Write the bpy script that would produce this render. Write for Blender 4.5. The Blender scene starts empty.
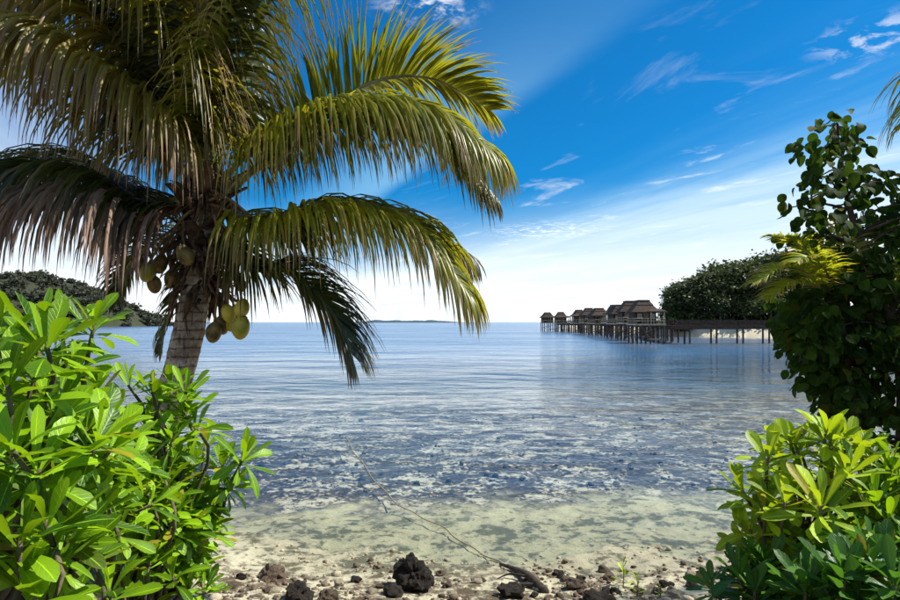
import bpy, bmesh, math, random
import numpy as np
from mathutils import Vector, Matrix, noise
R = math.radians
scene = bpy.context.scene
col = scene.collection
PI = math.pi

# ------------------------------------------------------------------ camera
EYE = 3.6
cam = bpy.data.cameras.new('Camera')
cam.lens = 24; cam.sensor_width = 36; cam.shift_y = 22/900
cam.clip_start = 0.05; cam.clip_end = 20000
camo = bpy.data.objects.new('Camera', cam); col.objects.link(camo)
camo.location = (0, 0, EYE); camo.rotation_euler = (PI/2, 0, 0)
scene.camera = camo

# ------------------------------------------------------------------ light
SUN_AZ = R(82)      # to the right of the viewing direction (+Y), clockwise
SUN_EL = R(52)
scene.view_settings.view_transform = 'Standard'
scene.view_settings.look = 'None'
scene.view_settings.gamma = 1
scene.view_settings.exposure = 0.70
scene.cycles.use_denoising = True
scene.cycles.max_bounces = 10
scene.cycles.transparent_max_bounces = 24
scene.cycles.sample_clamp_indirect = 6
sd = Vector((math.sin(SUN_AZ)*math.cos(SUN_EL), math.cos(SUN_AZ)*math.cos(SUN_EL), math.sin(SUN_EL)))
sun = bpy.data.lights.new('Sun', 'SUN'); sun.energy = 5.0; sun.angle = R(0.6); sun.color = (1, .95, .85)
suno = bpy.data.objects.new('Sun', sun); col.objects.link(suno)
suno.rotation_euler = (-sd).to_track_quat('-Z', 'Y').to_euler()
suno.location = (20, 10, 30)


class NT:
    """tiny node-tree writer"""
    def __init__(s, tree):
        s.t = tree; s.n = tree.nodes; s.l = tree.links
    def node(s, typ, ins=None, **kw):
        n = s.n.new(typ)
        for k, v in kw.items(): setattr(n, k, v)
        for k, v in (ins or {}).items():
            sock = n.inputs[k]
            if isinstance(v, bpy.types.NodeSocket): s.l.new(v, sock)
            else: sock.default_value = v
        return n
    def math(s, op, a, b=0.0, c=0.0, clamp=False):
        n = s.n.new('ShaderNodeMath'); n.operation = op; n.use_clamp = clamp
        for i, v in enumerate((a, b, c)):
            if isinstance(v, bpy.types.NodeSocket): s.l.new(v, n.inputs[i])
            else: n.inputs[i].default_value = v
        return n.outputs[0]
    def sstep(s, v, a, b, lo=0.0, hi=1.0):
        n = s.node('ShaderNodeMapRange', {'Value': v, 'From Min': a, 'From Max': b, 'To Min': lo, 'To Max': hi})
        n.interpolation_type = 'SMOOTHSTEP'
        return n.outputs[0]
    def mix(s, f, a, b, blend='MIX'):
        n = s.n.new('ShaderNodeMix'); n.data_type = 'RGBA'; n.blend_type = blend
        for sock, v in ((n.inputs[0], f), (n.inputs[6], a), (n.inputs[7], b)):
            if isinstance(v, bpy.types.NodeSocket): s.l.new(v, sock)
            else: sock.default_value = v if not isinstance(v, tuple) else (*v[:3], 1)
        return n.outputs[2]
    def noise(s, vec, scale, detail=3, rough=.5, dist=0.0, lac=2.0):
        n = s.node('ShaderNodeTexNoise', {'Scale': scale, 'Detail': detail, 'Roughness': rough, 'Distortion': dist})
        if vec is not None: s.l.new(vec, n.inputs['Vector'])
        return n.outputs['Fac']
    def ramp(s, fac, stops):
        n = s.n.new('ShaderNodeValToRGB')
        e = n.color_ramp.elements
        while len(e) < len(stops): e.new(.5)
        for el, (p, c) in zip(e, stops):
            el.position = p; el.color = (*c, 1)
        s.l.new(fac, n.inputs[0])
        return n.outputs[0]


def make_world():
    w = bpy.data.worlds.new('World'); scene.world = w; w.use_nodes = True
    t = NT(w.node_tree); t.n.clear()
    sky = t.node('ShaderNodeTexSky', sky_type='NISHITA', sun_disc=False)
    sky.sun_elevation = SUN_EL; sky.sun_rotation = SUN_AZ
    sky.air_density = 1.0; sky.dust_density = 0.6; sky.ozone_density = 3.0
    tc = t.node('ShaderNodeTexCoord')
    sep = t.node('ShaderNodeSeparateXYZ', {0: tc.outputs['Generated']})
    x, y, z = sep.outputs
    zc = t.math('MAXIMUM', z, 0.02)
    px = t.math('DIVIDE', x, zc); py = t.math('DIVIDE', y, zc)
    # across and along the cirrus streaks
    u = t.math('MULTIPLY_ADD', py, .387, t.math('MULTIPLY', px, .922))
    v = t.math('MULTIPLY_ADD', py, .922, t.math('MULTIPLY', px, -.387))
    uv = t.node('ShaderNodeCombineXYZ', {0: u, 1: t.math('MULTIPLY', v, .22), 2: 0.0}).outputs[0]
    uvf = t.node('ShaderNodeCombineXYZ', {0: u, 1: t.math('MULTIPLY', v, .5), 2: 3.0}).outputs[0]
    n1 = t.noise(uv, .9, 5, .55, .3)
    n2 = t.noise(uvf, 2.6, 6, .62, .5)
    # deep polarised blue
    blue = t.mix(1.0, sky.outputs[0], (.05, .72, 1.18), 'MULTIPLY')
    # horizon haze, thicker where the thin cirrus veil lies
    zz = t.math('MULTIPLY_ADD', t.math('SUBTRACT', n1, .5), .13, z)
    haze = t.sstep(zz, .22, .03)
    haze = t.math('POWER', haze, 1.5)
    haze = t.math('MULTIPLY', haze, t.sstep(t.noise(uv, .55, 4, .55, .4), .32, .62, .70, 1.0))
    # veil of high cirrus towards the sun's side
    veil = t.math('MULTIPLY', t.sstep(t.math('MULTIPLY_ADD', t.math('SUBTRACT', n1, .5), 2.2, u), 1.9, 4.6), .72)
    veil = t.math('MULTIPLY', veil, t.sstep(n1, .30, .58, .62, 1.0))
    # long straight-edged streak
    band = t.math('MULTIPLY', t.sstep(t.math('MULTIPLY_ADD', t.math('SUBTRACT', n2, .5), .12, u), 1.42, 1.22), t.sstep(u, .55, 1.25))
    band = t.math('MULTIPLY', band, t.sstep(v, 1.2, 3.6, .06, .42))
    # left veil
    lv = t.math('MULTIPLY', t.sstep(t.math('MULTIPLY_ADD', t.math('SUBTRACT', n1, .5), 1.5, u), -.2, -1.4), .6)
    # wisps
    wisp = t.math('MULTIPLY', t.sstep(n2, .56, .74), t.sstep(u, 1.6, 3.2, .10, .6))
    thin = t.math('MAXIMUM', band, t.math('MULTIPLY', veil, .9), clamp=True)
    blue = t.mix(thin, blue, (4.2, 7.8, 10.2))
    fac = haze
    for k in (t.math('POWER', veil, 2.2), lv, wisp):
        fac = t.math('SUBTRACT', 1.0, t.math('MULTIPLY', t.math('SUBTRACT', 1.0, fac), t.math('SUBTRACT', 1.0, k)))
    # small puffs of cloud
    n3 = t.noise(t.node('ShaderNodeCombineXYZ', {0: px, 1: py, 2: 1.0}).outputs[0], 9, 5, .6, .4)
    for (cx, cy, r, s) in ((-.07, 1.90, .22, .75), (1.49, 2.10, .26, .55), (1.10, 6.6, .9, .8), (-1.2, 2.6, .3, .4), (3.4, -2.0, .4, .6), (-2.6, -1.6, .5, .6)):
        dx = t.math('SUBTRACT', px, cx); dy = t.math('SUBTRACT', py, cy)
        d = t.math('SQRT', t.math('ADD', t.math('MULTIPLY', dx, dx), t.math('MULTIPLY', dy, dy)))
        p = t.math('MULTIPLY', t.sstep(d, r, r*.1), s)
        p = t.math('MULTIPLY', p, t.sstep(n3, .46, .62))
        fac = t.math('SUBTRACT', 1.0, t.math('MULTIPLY', t.math('SUBTRACT', 1.0, fac), t.math('SUBTRACT', 1.0, p)))
    colr = t.mix(fac, blue, (10.0, 10.4, 10.8))
    bg = t.node('ShaderNodeBackground', {'Color': colr, 'Strength': 0.068})
    out = t.node('ShaderNodeOutputWorld', {'Surface': bg.outputs[0]})
make_world()


# ------------------------------------------------------------------ helpers
def P(x, y, d):
    """place of a point seen at photo pixel (x, y) standing d metres ahead"""
    return Vector(((x-450)/600*d, d, EYE+(322-y)/600*d))

MATS = {}
def material(name, build):
    m = bpy.data.materials.new(name); m.use_nodes = True
    t = NT(m.node_tree); t.n.clear()
    o = t.node('ShaderNodeOutputMaterial')
    build(t, o)
    MATS[name] = m
    return m

def obj(name, mesh, mat=None, parent=None):
    o = bpy.data.objects.new(name, mesh); col.objects.link(o)
    if mat is not None and not mesh.materials: mesh.materials.append(MATS[mat])
    if parent is not None: o.parent = parent
    return o

def tag(o, label=None, cat=None, group=None, kind=None):
    if label: o['label'] = label
    if cat: o['category'] = cat
    if group: o['group'] = group
    if kind: o['kind'] = kind
    return o

def thing(name, label, cat, loc=(0, 0, 0), rz=0, group=None):
    o = bpy.data.objects.new(name, None); col.objects.link(o)
    o.empty_display_size = .2
    o.location = loc; o.rotation_euler = (0, 0, rz)
    return tag(o, label, cat, group)

def copy_tree(o, parent=None):
    c = o.copy(); col.objects.link(c)
    if parent is not None: c.parent = parent
    for ch in o.children: copy_tree(ch, c)
    return c


class MB:
    def __init__(s): s.v = []; s.f = []; s.uv = []
    def add(s, vs, fs, uvs=None):
        b = len(s.v); s.v += [tuple(q) for q in vs]
        s.f += [tuple(i+b for i in f) for f in fs]
        s.uv += uvs if uvs else [(0, 0)]*len(vs)
    def box(s, c, d, rz=0, taper=1.0):
        cx, cy, cz = c; hx, hy, hz = d[0]/2, d[1]/2, d[2]/2
        vs = []
        for z, k in ((-hz, 1), (hz, taper)):
            for (a, b) in ((-1, -1), (1, -1), (1, 1), (-1, 1)):
                X, Y = a*hx*k, b*hy*k
                vs.append((cx+X*math.cos(rz)-Y*math.sin(rz), cy+X*math.sin(rz)+Y*math.cos(rz), cz+z))
        s.add(vs, [(3, 2, 1, 0), (4, 5, 6, 7), (0, 1, 5, 4), (1, 2, 6, 5), (2, 3, 7, 6), (3, 0, 4, 7)])
    def tube(s, pts, radii, n=6, cap=True, jitter=0, rnd=None):
        pts = [Vector(p) for p in pts]; b = len(s.v)
        ref = Vector((.3, .2, 1)).normalized()
        L = 0
        for i, p in enumerate(pts):
            tn = (pts[min(i+1, len(pts)-1)]-pts[max(i-1, 0)])
            if tn.length < 1e-9: tn = Vector((0, 0, 1))
            tn.normalize()
            a = tn.cross(ref)
            if a.length < .05: a = tn.cross(Vector((1, 0, 0)))
            a.normalize(); c = tn.cross(a)
            if i: L += (p-pts[i-1]).length
            r = radii[i] if hasattr(radii, '__len__') else radii
            for k in range(n):
                an = 2*PI*k/n
                rr = r*(1+(rnd.uniform(-jitter, jitter) if rnd else 0))
                s.v.append(tuple(p+(a*math.cos(an)+c*math.sin(an))*rr)); s.uv.append((k/n, L))
        for i in range(len(pts)-1):
            for k in range(n):
                k2 = (k+1) % n
                s.f.append((b+i*n+k, b+i*n+k2, b+(i+1)*n+k2, b+(i+1)*n+k))
        if cap:
            s.f.append(tuple(b+k for k in reversed(range(n))))
            e = b+(len(pts)-1)*n
            s.f.append(tuple(e+k for k in range(n)))
    def mesh(s, name, smooth=False):
        m = bpy.data.meshes.new(name)
        m.from_pydata(s.v, [], s.f)
        ul = m.uv_layers.new(name='UVMap')
        idx = np.empty(len(m.loops), dtype=np.int32); m.loops.foreach_get('vertex_index', idx)
        ul.data.foreach_set('uv', np.array(s.uv, dtype=np.float32)[idx].ravel())
        if smooth: m.polygons.foreach_set('use_smooth', np.ones(len(m.polygons), dtype=bool))
        m.update()
        return m
    def build(s, name, mat, parent=None, smooth=False):
        return obj(name, s.mesh(name, smooth), mat, parent)


def np_mesh(name, V, F, UV=None, smooth=False):
    m = bpy.data.meshes.new(name)
    V = np.asarray(V, dtype=np.float32); F = np.asarray(F, dtype=np.int32); k = F.shape[1]
    m.vertices.add(len(V)); m.vertices.foreach_set('co', V.ravel())
    m.loops.add(F.size); m.loops.foreach_set('vertex_index', F.ravel())
    m.polygons.add(len(F)); m.polygons.foreach_set('loop_start', np.arange(0, F.size, k, dtype=np.int32))
    if UV is not None:
        ul = m.uv_layers.new(name='UVMap'); ul.data.foreach_set('uv', np.asarray(UV, dtype=np.float32)[F.ravel()].ravel())
    if smooth: m.polygons.foreach_set('use_smooth', np.ones(len(F), dtype=bool))
    m.update(calc_edges=True); m.validate()
    return m

def catmull(pts, n):
    pts = [Vector(p) for p in pts]
    q = [pts[0]*2-pts[1]]+pts+[pts[-1]*2-pts[-2]]
    out = []
    seg = len(pts)-1
    for i in range(n+1):
        t = i/n*seg; k = min(int(t), seg-1); f = t-k
        a, b, c, d = q[k:k+4]
        out.append(.5*((2*b)+(c-a)*f+(2*a-5*b+4*c-d)*f*f+(3*b-a-3*c+d)*f**3))
    return out

# ------------------------------------------------------------------ materials
def leaf_mat(name, dark, light, trans, tf=.42, rough=.35, tip=None, spec=.5, rib=True, old_c=(.40, .30, .03), per_tree=0.0, skew=1.0):
    def b(t, o):
        oi = t.node('ShaderNodeObjectInfo'); g = t.node('ShaderNodeNewGeometry')
        r = t.math('FRACT', t.math('ADD', oi.outputs['Random'], g.outputs['Random Per Island']))
        if per_tree: r = t.math('MULTIPLY_ADD', oi.outputs['Random'], per_tree, t.math('MULTIPLY', g.outputs['Random Per Island'], 1-per_tree))
        uv = t.node('ShaderNodeUVMap')
        sep = t.node('ShaderNodeSeparateXYZ', {0: uv.outputs[0]})
        n = t.noise(g.outputs['Position'], 9, 3)
        f = t.math('MULTIPLY_ADD', t.math('SUBTRACT', n, .5), .7, r, clamp=True)
        if skew != 1.0: f = t.math('POWER', f, skew)
        c = t.mix(f, dark, light)
        tc = t.mix(f, tuple(q*.75 for q in trans), trans)
        bmp = None
        if rib:
            d = t.math('ABSOLUTE', t.math('SUBTRACT', sep.outputs[0], .5))
            rb = t.sstep(d, .05, .015, 0, .55)
            c = t.mix(rb, c, tuple(min(1, q*1.8+.01) for q in light))
            vn = t.math('ABSOLUTE', t.math('SUBTRACT', t.math('FRACT', t.math('MULTIPLY_ADD', d, -4.0, t.math('MULTIPLY', sep.outputs[1], 9.0))), .5))
            c = t.mix(t.sstep(vn, .10, .0, 0, .22), c, tuple(min(1, q*1.5+.005) for q in light))
            bmp = t.node('ShaderNodeBump', {'Height': t.math('MULTIPLY_ADD', n, .8, t.math('MINIMUM', vn, .2)), 'Strength': .35, 'Distance': .01}).outputs[0]
            old = t.sstep(t.math('FRACT', t.math('MULTIPLY', r, 7.31)), .955, .985)
            c = t.mix(t.math('MULTIPLY', old, .75), c, old_c); tc = t.mix(t.math('MULTIPLY', old, .75), tc, tuple(q*1.3 for q in old_c))
            sp = t.sstep(t.math('MULTIPLY_ADD', t.math('POWER', t.math('MULTIPLY', d, 2.0), 6.0), .14, t.noise(g.outputs['Position'], 38, 3)), .70, .76)
            c = t.mix(t.math('MULTIPLY', sp, .8), c, (.13, .075, .03)); tc = t.mix(t.math('MULTIPLY', sp, .8), tc, (.10, .05, .02))
        if tip:
            tv = t.math('MULTIPLY_ADD', t.math('SUBTRACT', r, .5), .55, sep.outputs[1])
            tf_ = t.sstep(tv, .62, 1.0)
            c = t.mix(tf_, c, tip); tc = t.mix(tf_, tc, tuple(q*1.2 for q in tip))
        p = t.node('ShaderNodeBsdfPrincipled', {'Base Color': c, 'Roughness': rough, 'Specular IOR Level': spec})
        if bmp is not None: t.l.new(bmp, p.inputs['Normal'])
        tr = t.node('ShaderNodeBsdfTranslucent', {'Color': tc})
        m = t.node('ShaderNodeMixShader', {0: tf, 1: p.outputs[0], 2: tr.outputs[0]})
        t.l.new(m.outputs[0], o.inputs[0])
    material(name, b)

leaf_mat('shrub_leaf', (.012, .060, .004), (.27, .47, .008), (.42, .66, .010), .33, .42, spec=.35, skew=1.35)
leaf_mat('shrub_leaf_lime', (.06, .14, .006), (.40, .54, .012), (.58, .72, .014), .36, .42, spec=.35, skew=1.2)
leaf_mat('shrub_leaf_deep', (.018, .065, .008), (.07, .19, .015), (.12, .30, .02), .35, .42, spec=.3)
leaf_mat('round_leaf', (.005, .015, .003), (.036, .072, .007), (.07, .14, .010), .28, .6, spec=.05, old_c=(.10, .085, .01))
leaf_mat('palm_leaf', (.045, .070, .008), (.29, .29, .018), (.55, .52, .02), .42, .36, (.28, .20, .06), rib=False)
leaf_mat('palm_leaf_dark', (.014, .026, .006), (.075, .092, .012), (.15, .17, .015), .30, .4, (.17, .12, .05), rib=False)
leaf_mat('palm_leaf_olive', (.085, .080, .012), (.36, .28, .04), (.55, .44, .05), .40, .45, (.30, .19, .10), rib=False)
leaf_mat('palm_leaf_dry', (.11, .065, .035), (.27, .17, .10), (.26, .16, .09), .3, .7, (.33, .21, .15), rib=False)
leaf_mat('palm_leaf_yellow', (.18, .25, .012), (.42, .45, .02), (.62, .64, .02), .45, .4, (.38, .27, .04), rib=False)
leaf_mat('far_leaf', (.014, .026, .009), (.080, .105, .024), (.09, .12, .02), .22, .6, rib=False, per_tree=.45)
leaf_mat('hill_leaf', (.018, .024, .012), (.045, .050, .024), (.05, .06, .02), .15, .7, rib=False)

def simple(name, c1, c2, scale=6, rough=.8, bump=.0, bscale=30, detail=5, space='Object', spec=.3, stretch=None):
    def b(t, o):
        tc = t.node('ShaderNodeTexCoord'); v = tc.outputs[space]
        if stretch:
            v = t.node('ShaderNodeMapping', {'Vector': v, 'Scale': stretch}).outputs[0]
        oi = t.node('ShaderNodeObjectInfo')
        n = t.noise(v, scale, detail, .6)
        f = t.sstep(t.math('MULTIPLY_ADD', oi.outputs['Random'], .12, n), .36, .72)
        p = t.node('ShaderNodeBsdfPrincipled', {'Base Color': t.mix(f, c1, c2), 'Roughness': rough, 'Specular IOR Level': spec})
        if bump:
            n2 = t.noise(v, bscale, 5, .65)
            bn = t.node('ShaderNodeBump', {'Height': n2, 'Strength': min(1, bump), 'Distance': .02*max(1, bump)})
            t.l.new(bn.outputs[0], p.inputs['Normal'])
        t.l.new(p.outputs[0], o.inputs[0])
    material(name, b)

def bark_mat(t, o):
    uv = t.node('ShaderNodeUVMap'); sep = t.node('ShaderNodeSeparateXYZ', {0: uv.outputs[0]})
    tc = t.node('ShaderNodeTexCoord'); v = tc.outputs['Object']
    n = t.noise(v, 5, 6, .65); n2 = t.noise(t.node('ShaderNodeMapping', {'Vector': v, 'Scale': (9, 9, 2)}).outputs[0], 3, 5, .6); n3 = t.noise(v, 38, 4, .7)
    ph = t.math('FRACT', t.math('MULTIPLY_ADD', n, .9, t.math('MULTIPLY', sep.outputs[1], 11.0)))
    ring = t.math('MULTIPLY', t.math('MAXIMUM', t.sstep(ph, .16, .0), t.sstep(ph, .90, 1.0)), t.sstep(n2, .30, .60, .15, 1.0))
    c = t.mix(t.sstep(n, .35, .66), (.22, .155, .10), (.56, .46, .34))
    c = t.mix(t.sstep(n2, .52, .66, 0, .75), c, (.09, .06, .04))
    c = t.mix(t.math('MULTIPLY', ring, .75), c, (.08, .055, .038))
    h = t.math('MULTIPLY_ADD', n3, .4, t.math('MULTIPLY_ADD', ring, -.8, n2))
    bn = t.node('ShaderNodeBump', {'Height': h, 'Strength': .9, 'Distance': .03})
    p = t.node('ShaderNodeBsdfPrincipled', {'Base Color': c, 'Roughness': .9, 'Specular IOR Level': .2, 'Normal': bn.outputs[0]})
    t.l.new(p.outputs[0], o.inputs[0])
material('bark', bark_mat)
simple('twig', (.06, .05, .03), (.16, .13, .07), 12, .8, .4, 40)
simple('tree_bark', (.035, .028, .02), (.10, .08, .055), 6, .9, .7, 30)
simple('fibre', (.035, .022, .012), (.17, .10, .05), 14, .95, .9, 60)
simple('rachis', (.10, .10, .03), (.30, .27, .12), 4, .45, .1, 30)
simple('rachis_brown', (.10, .065, .03), (.27, .18, .09), 5, .6, .2, 30)
simple('coconut', (.24, .24, .02), (.56, .44, .05), 5, .42, .1, 20)
simple('coconut_brown', (.09, .06, .02), (.30, .20, .05), 9, .7, .4, 30)
simple('thatch', (.020, .014, .011), (.070, .048, .036), 5, .95, .6, 12, stretch=(1, 1, .25))
simple('timber_dark', (.022, .014, .010), (.062, .036, .024), 4, .85, .3, 20)
simple('timber', (.10, .065, .045), (.20, .13, .085), 4, .8, .3, 20)
simple('timber_pale', (.26, .22, .15), (.44, .39, .27), 3, .8, .2, 20)
simple('pile_wood', (.025, .02, .018), (.10, .08, .07), 2, .85, .3, 15)
simple('rock_dark', (.006, .005, .004), (.042, .030, .020), 7, .92, 1.0, 24)
simple('rock_mid', (.03, .022, .014), (.17, .12, .08), 8, .92, 1.0, 26)
simple('coral_stone', (.18, .14, .09), (.46, .39, .28), 9, .95, .9, 30)
simple('driftwood', (.012, .009, .007), (.06, .045, .03), 8, .85, .6, 30, stretch=(1, 4, 1))
simple('rope', (.16, .14, .11), (.34, .31, .26), 30, .9, .5, 60)
simple('islet_haze_blue', (.03, .06, .085), (.05, .08, .10), .02, .9)  # blue of distance haze is mixed into the land colour; no air is modelled
simple('hill_soil', (.018, .026, .011), (.035, .04, .018), .05, .9)
simple('headland_soil', (.44, .38, .27), (.62, .56, .42), .4, .95, .4, 2)

def glass_dark(t, o):
    p = t.node('ShaderNodeBsdfPrincipled', {'Base Color': (.02, .022, .025, 1), 'Roughness': .08, 'Specular IOR Level': .8})
    t.l.new(p.outputs[0], o.inputs[0])
material('pane', glass_dark)

def ground_mat(t, o):
    g = t.node('ShaderNodeNewGeometry'); pos = g.outputs['Position']
    sep = t.node('ShaderNodeSeparateXYZ', {0: pos}); x, y, z = sep.outputs
    big = t.noise(pos, .22, 4, .55, .4); mid = t.noise(pos, 1.1, 6, .62, .5); fine = t.noise(pos, 7, 6, .7); grain = t.noise(pos, 60, 3, .7)
    sand = t.mix(t.sstep(fine, .3, .7), (.42, .385, .25), (.60, .56, .40))
    sand = t.mix(t.sstep(grain, .62, .74, 0, .5), sand, (.16, .11, .07))
    # algae-stained sand in the shallows
    m3 = t.noise(pos, 3.2, 5, .65)
    alg = t.sstep(t.math('MULTIPLY_ADD', t.math('SUBTRACT', fine, .5), 1.0, t.math('MULTIPLY_ADD', t.math('SUBTRACT', m3, .5), .9, mid)), .44, .64)
    shallow = t.mix(t.math('MULTIPLY', alg, .9), sand, (.085, .085, .040))
    # reef flat: dark turf and rubble with pale sand pockets
    pocket = t.sstep(t.math('MULTIPLY_ADD', t.math('SUBTRACT', fine, .5), .9, mid), .50, .64)
    reef = t.mix(t.sstep(fine, .35, .7), (.020, .017, .018), (.11, .092, .085))
    reef = t.mix(t.math('MULTIPLY', pocket, .8), reef, (.66, .60, .48))
    # where the reef flat starts
    yy = t.math('MULTIPLY_ADD', t.math('SUBTRACT', big, .5), 4.5, t.math('MULTIPLY_ADD', t.math('SUBTRACT', mid, .5), 5.5, t.math('MULTIPLY_ADD', x, -.16, y)))
    rf = t.sstep(yy, 11.2, 13.4)
    deep = t.mix(t.sstep(big, .4, .6), (.03, .055, .07), (.15, .19, .18))
    c = t.mix(rf, shallow, reef)
    c = t.mix(t.sstep(y, 30, 60), c, deep)
    # damp brown rubble along the top of the beach
    rub = t.math('MULTIPLY', t.sstep(t.math('MULTIPLY_ADD', t.math('SUBTRACT', mid, .5), 2.6, y), 9.3, 7.6), t.sstep(t.math('MULTIPLY_ADD', t.math('SUBTRACT', m3, .5), .8, fine), .40, .56))
    c = t.mix(t.math('MULTIPLY', rub, .85), c, (.075, .045, .026))
    soil = t.sstep(t.math('MULTIPLY_ADD', t.math('SUBTRACT', mid, .5), .8, z), .55, .95)
    c = t.mix(soil, c, t.mix(fine, (.03, .022, .014), (.12, .085, .05)))
    wet = t.sstep(t.math('MULTIPLY_ADD', t.math('SUBTRACT', m3, .5), .12, z), .14, .03)
    c = t.mix(t.math('MULTIPLY', wet, t.sstep(y, 14, 10)), c, t.mix(1.0, c, (.74, .72, .66), 'MULTIPLY'))
    bh = t.math('MULTIPLY_ADD', grain, .3, fine)
    bn = t.node('ShaderNodeBump', {'Height': bh, 'Strength': .8, 'Distance': .06})
    p = t.node('ShaderNodeBsdfPrincipled', {'Base Color': c, 'Roughness': t.math('MULTIPLY_ADD', wet, -.45, .92), 'Specular IOR Level': .3, 'Normal': bn.outputs[0]})
    t.l.new(p.outputs[0], o.inputs[0])
material('ground', ground_mat)

def water_mat(t, o):
    g = t.node('ShaderNodeNewGeometry'); pos = g.outputs['Position']
    m1 = t.node('ShaderNodeMapping', {'Vector': pos, 'Scale': (.55, 1.0, 1), 'Rotation': (0, 0, .12)}).outputs[0]
    m2 = t.node('ShaderNodeMapping', {'Vector': pos, 'Scale': (.7, 1.0, 1), 'Rotation': (0, 0, -.5)}).outputs[0]
    a = t.noise(m1, .16, 3, .5, .3); b = t.noise(m1, .8, 4, .55, .4); c = t.noise(m2, 3.2, 4, .55, .5)
    sep = t.node('ShaderNodeSeparateXYZ', {0: pos})
    calm = t.sstep(t.noise(m1, .035, 3, .5), .35, .65, .45, 1.0)
    near = t.sstep(sep.outputs[1], 9, 16, .35, 1.0)
    h = t.math('MULTIPLY_ADD', a, 1.3, t.math('MULTIPLY_ADD', b, .36, t.math('MULTIPLY', c, .075)))
    h = t.math('MULTIPLY', h, t.math('MULTIPLY', calm, near))
    bn = t.node('ShaderNodeBump', {'Height': h, 'Strength': 1.0, 'Distance': .40})
    fr = t.node('ShaderNodeFresnel', {'IOR': 1.333, 'Normal': bn.outputs[0]})
    far = t.sstep(sep.outputs[1], 12, 110)
    gl = t.node('ShaderNodeBsdfGlossy', {'Color': (1, 1, 1, 1), 'Roughness': t.math('MULTIPLY_ADD', far, .15, .07), 'Normal': bn.outputs[0]})
    tr = t.node('ShaderNodeBsdfTransparent', {'Color': (.93, .975, .95, 1)})
    # the deep channel is too murky to look down into
    mk = t.node('ShaderNodeBsdfDiffuse', {'Color': (.012, .09, .20, 1)})
    body = t.node('ShaderNodeMixShader', {0: t.sstep(sep.outputs[1], 22, 75, 0, .92), 1: tr.outputs[0], 2: mk.outputs[0]})
    m = t.node('ShaderNodeMixShader', {0: fr.outputs[0], 1: body.outputs[0], 2: gl.outputs[0]})
    t.l.new(m.outputs[0], o.inputs[0])
material('water', water_mat)

# ------------------------------------------------------------------ ground and water
HY = [-200, 0, 3.0, 5.0, 6.8, 8.0, 9.2, 13, 20, 40, 100, 300, 1000, 9000]
HZ = [2.6, 2.05, 1.98, 1.12, .36, .14, .0, -.20, -.5, -1.2, -3, -6, -20, -40]
def sst(a, b, v):
    t = min(1, max(0, (v-a)/(b-a))); return t*t*(3-2*t)
def height(x, y):
    ys = y - .9*sst(-1.6, -4.0, x) - .35*sst(2.5, 5.0, x) + .25*math.sin(x*.6+.7)*sst(6, 8, y)
    z = float(np.interp(ys, HY, HZ))
    near = sst(16, 40, y)
    if y < 40 and abs(x) < 40:
        amp = (.05 if y > 6 else .03)*(1-near)
        z += amp*(noise.fractal(Vector((x*.9, y*.9, 0)), .9, 2.0, 5))+.022*(1-near)*noise.fractal(Vector((x*4, y*4, 5)), .8, 2.0, 4)
    return z

def ground():
    xs = list(np.arange(-9, 9.001, .07)); e = 9.0
    while e < 9000:
        e *= 1.16; xs += [e, -e]
    xs.sort()
    ys = list(np.arange(2, 17, .07)); e = 17.0
    while e < 9000: ys.append(e); e *= 1.09
    ys = [-300, -100, -40, -20, -10, -6, -3, -1, 0, 1]+ys+[9000]
    nx, ny = len(xs), len(ys)
    V = [(x, y, height(x, y)) for y in ys for x in xs]
    i = np.arange(nx*ny).reshape(ny, nx)
    F = np.stack([i[:-1, :-1], i[:-1, 1:], i[1:, 1:], i[1:, :-1]], -1).reshape(-1, 4)
    o = obj('ground', np_mesh('ground', V, F, smooth=True), 'ground')
    tag(o, 'pale sand beach sloping down to a dark mottled reef flat', kind='structure')
ground()

def water():
    V = [(-9000, 7.2, 0), (9000, 7.2, 0), (9000, 9000, 0), (-9000, 9000, 0)]
    o = obj('sea', np_mesh('sea', V, [(0, 1, 2, 3)]), 'water')
    tag(o, 'calm clear blue lagoon rippling out to the horizon', kind='structure')
water()

# ------------------------------------------------------------------ leaves
def leaf_mesh(name, prof, curl, fold, twist=0, mat='shrub_leaf'):
    """leaf of unit length along +Y, upper side +Z"""
    m = MB(); vs = []; uv = []
    for (t, w) in prof:
        z = -curl*t*t; yy = t-.12*abs(curl)*t*t
        for k in (-1, 0, 1):
            a = twist*t
            X = k*w; Z = fold*abs(k)*w
            vs.append((X*math.cos(a)-Z*math.sin(a), yy, z+X*math.sin(a)+Z*math.cos(a))); uv.append((.5+.5*k, t))
    fs = []
    for i in range(len(prof)-1):
        for k in (0, 1):
            a = i*3+k; fs.append((a, a+1, a+4, a+3))
    m.add(vs, fs, uv)
    me = m.mesh(name, True); me.materials.append(MATS[mat])
    return me
OBO = [(0, .018), (.18, .035), (.40, .085), (.62, .135), (.80, .155), (.93, .105), (1, .015)]
NAR = [(0, .018), (.18, .032), (.40, .07), (.62, .105), (.80, .112), (.93, .07), (1, .008)]
RND = [(0, .02), (.06, .22), (.25, .43), (.5, .5), (.75, .40), (.9, .22), (1, .02)]
def variants(mat):
    return [leaf_mesh('leaf', OBO, .16, .25, .1, mat), leaf_mesh('leaf', OBO, .34, .35, -.2, mat),
            leaf_mesh('leaf', NAR, .10, .45, .25, mat), leaf_mesh('leaf', NAR, -.10, .3, 0, mat),
            leaf_mesh('leaf', OBO, .02, .40, -.15, mat), leaf_mesh('leaf', OBO, .55, .25, .3, mat)]
SHRUB = variants('shrub_leaf'); DEEP = variants('shrub_leaf_deep'); LIME = variants('shrub_leaf_lime')
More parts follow.
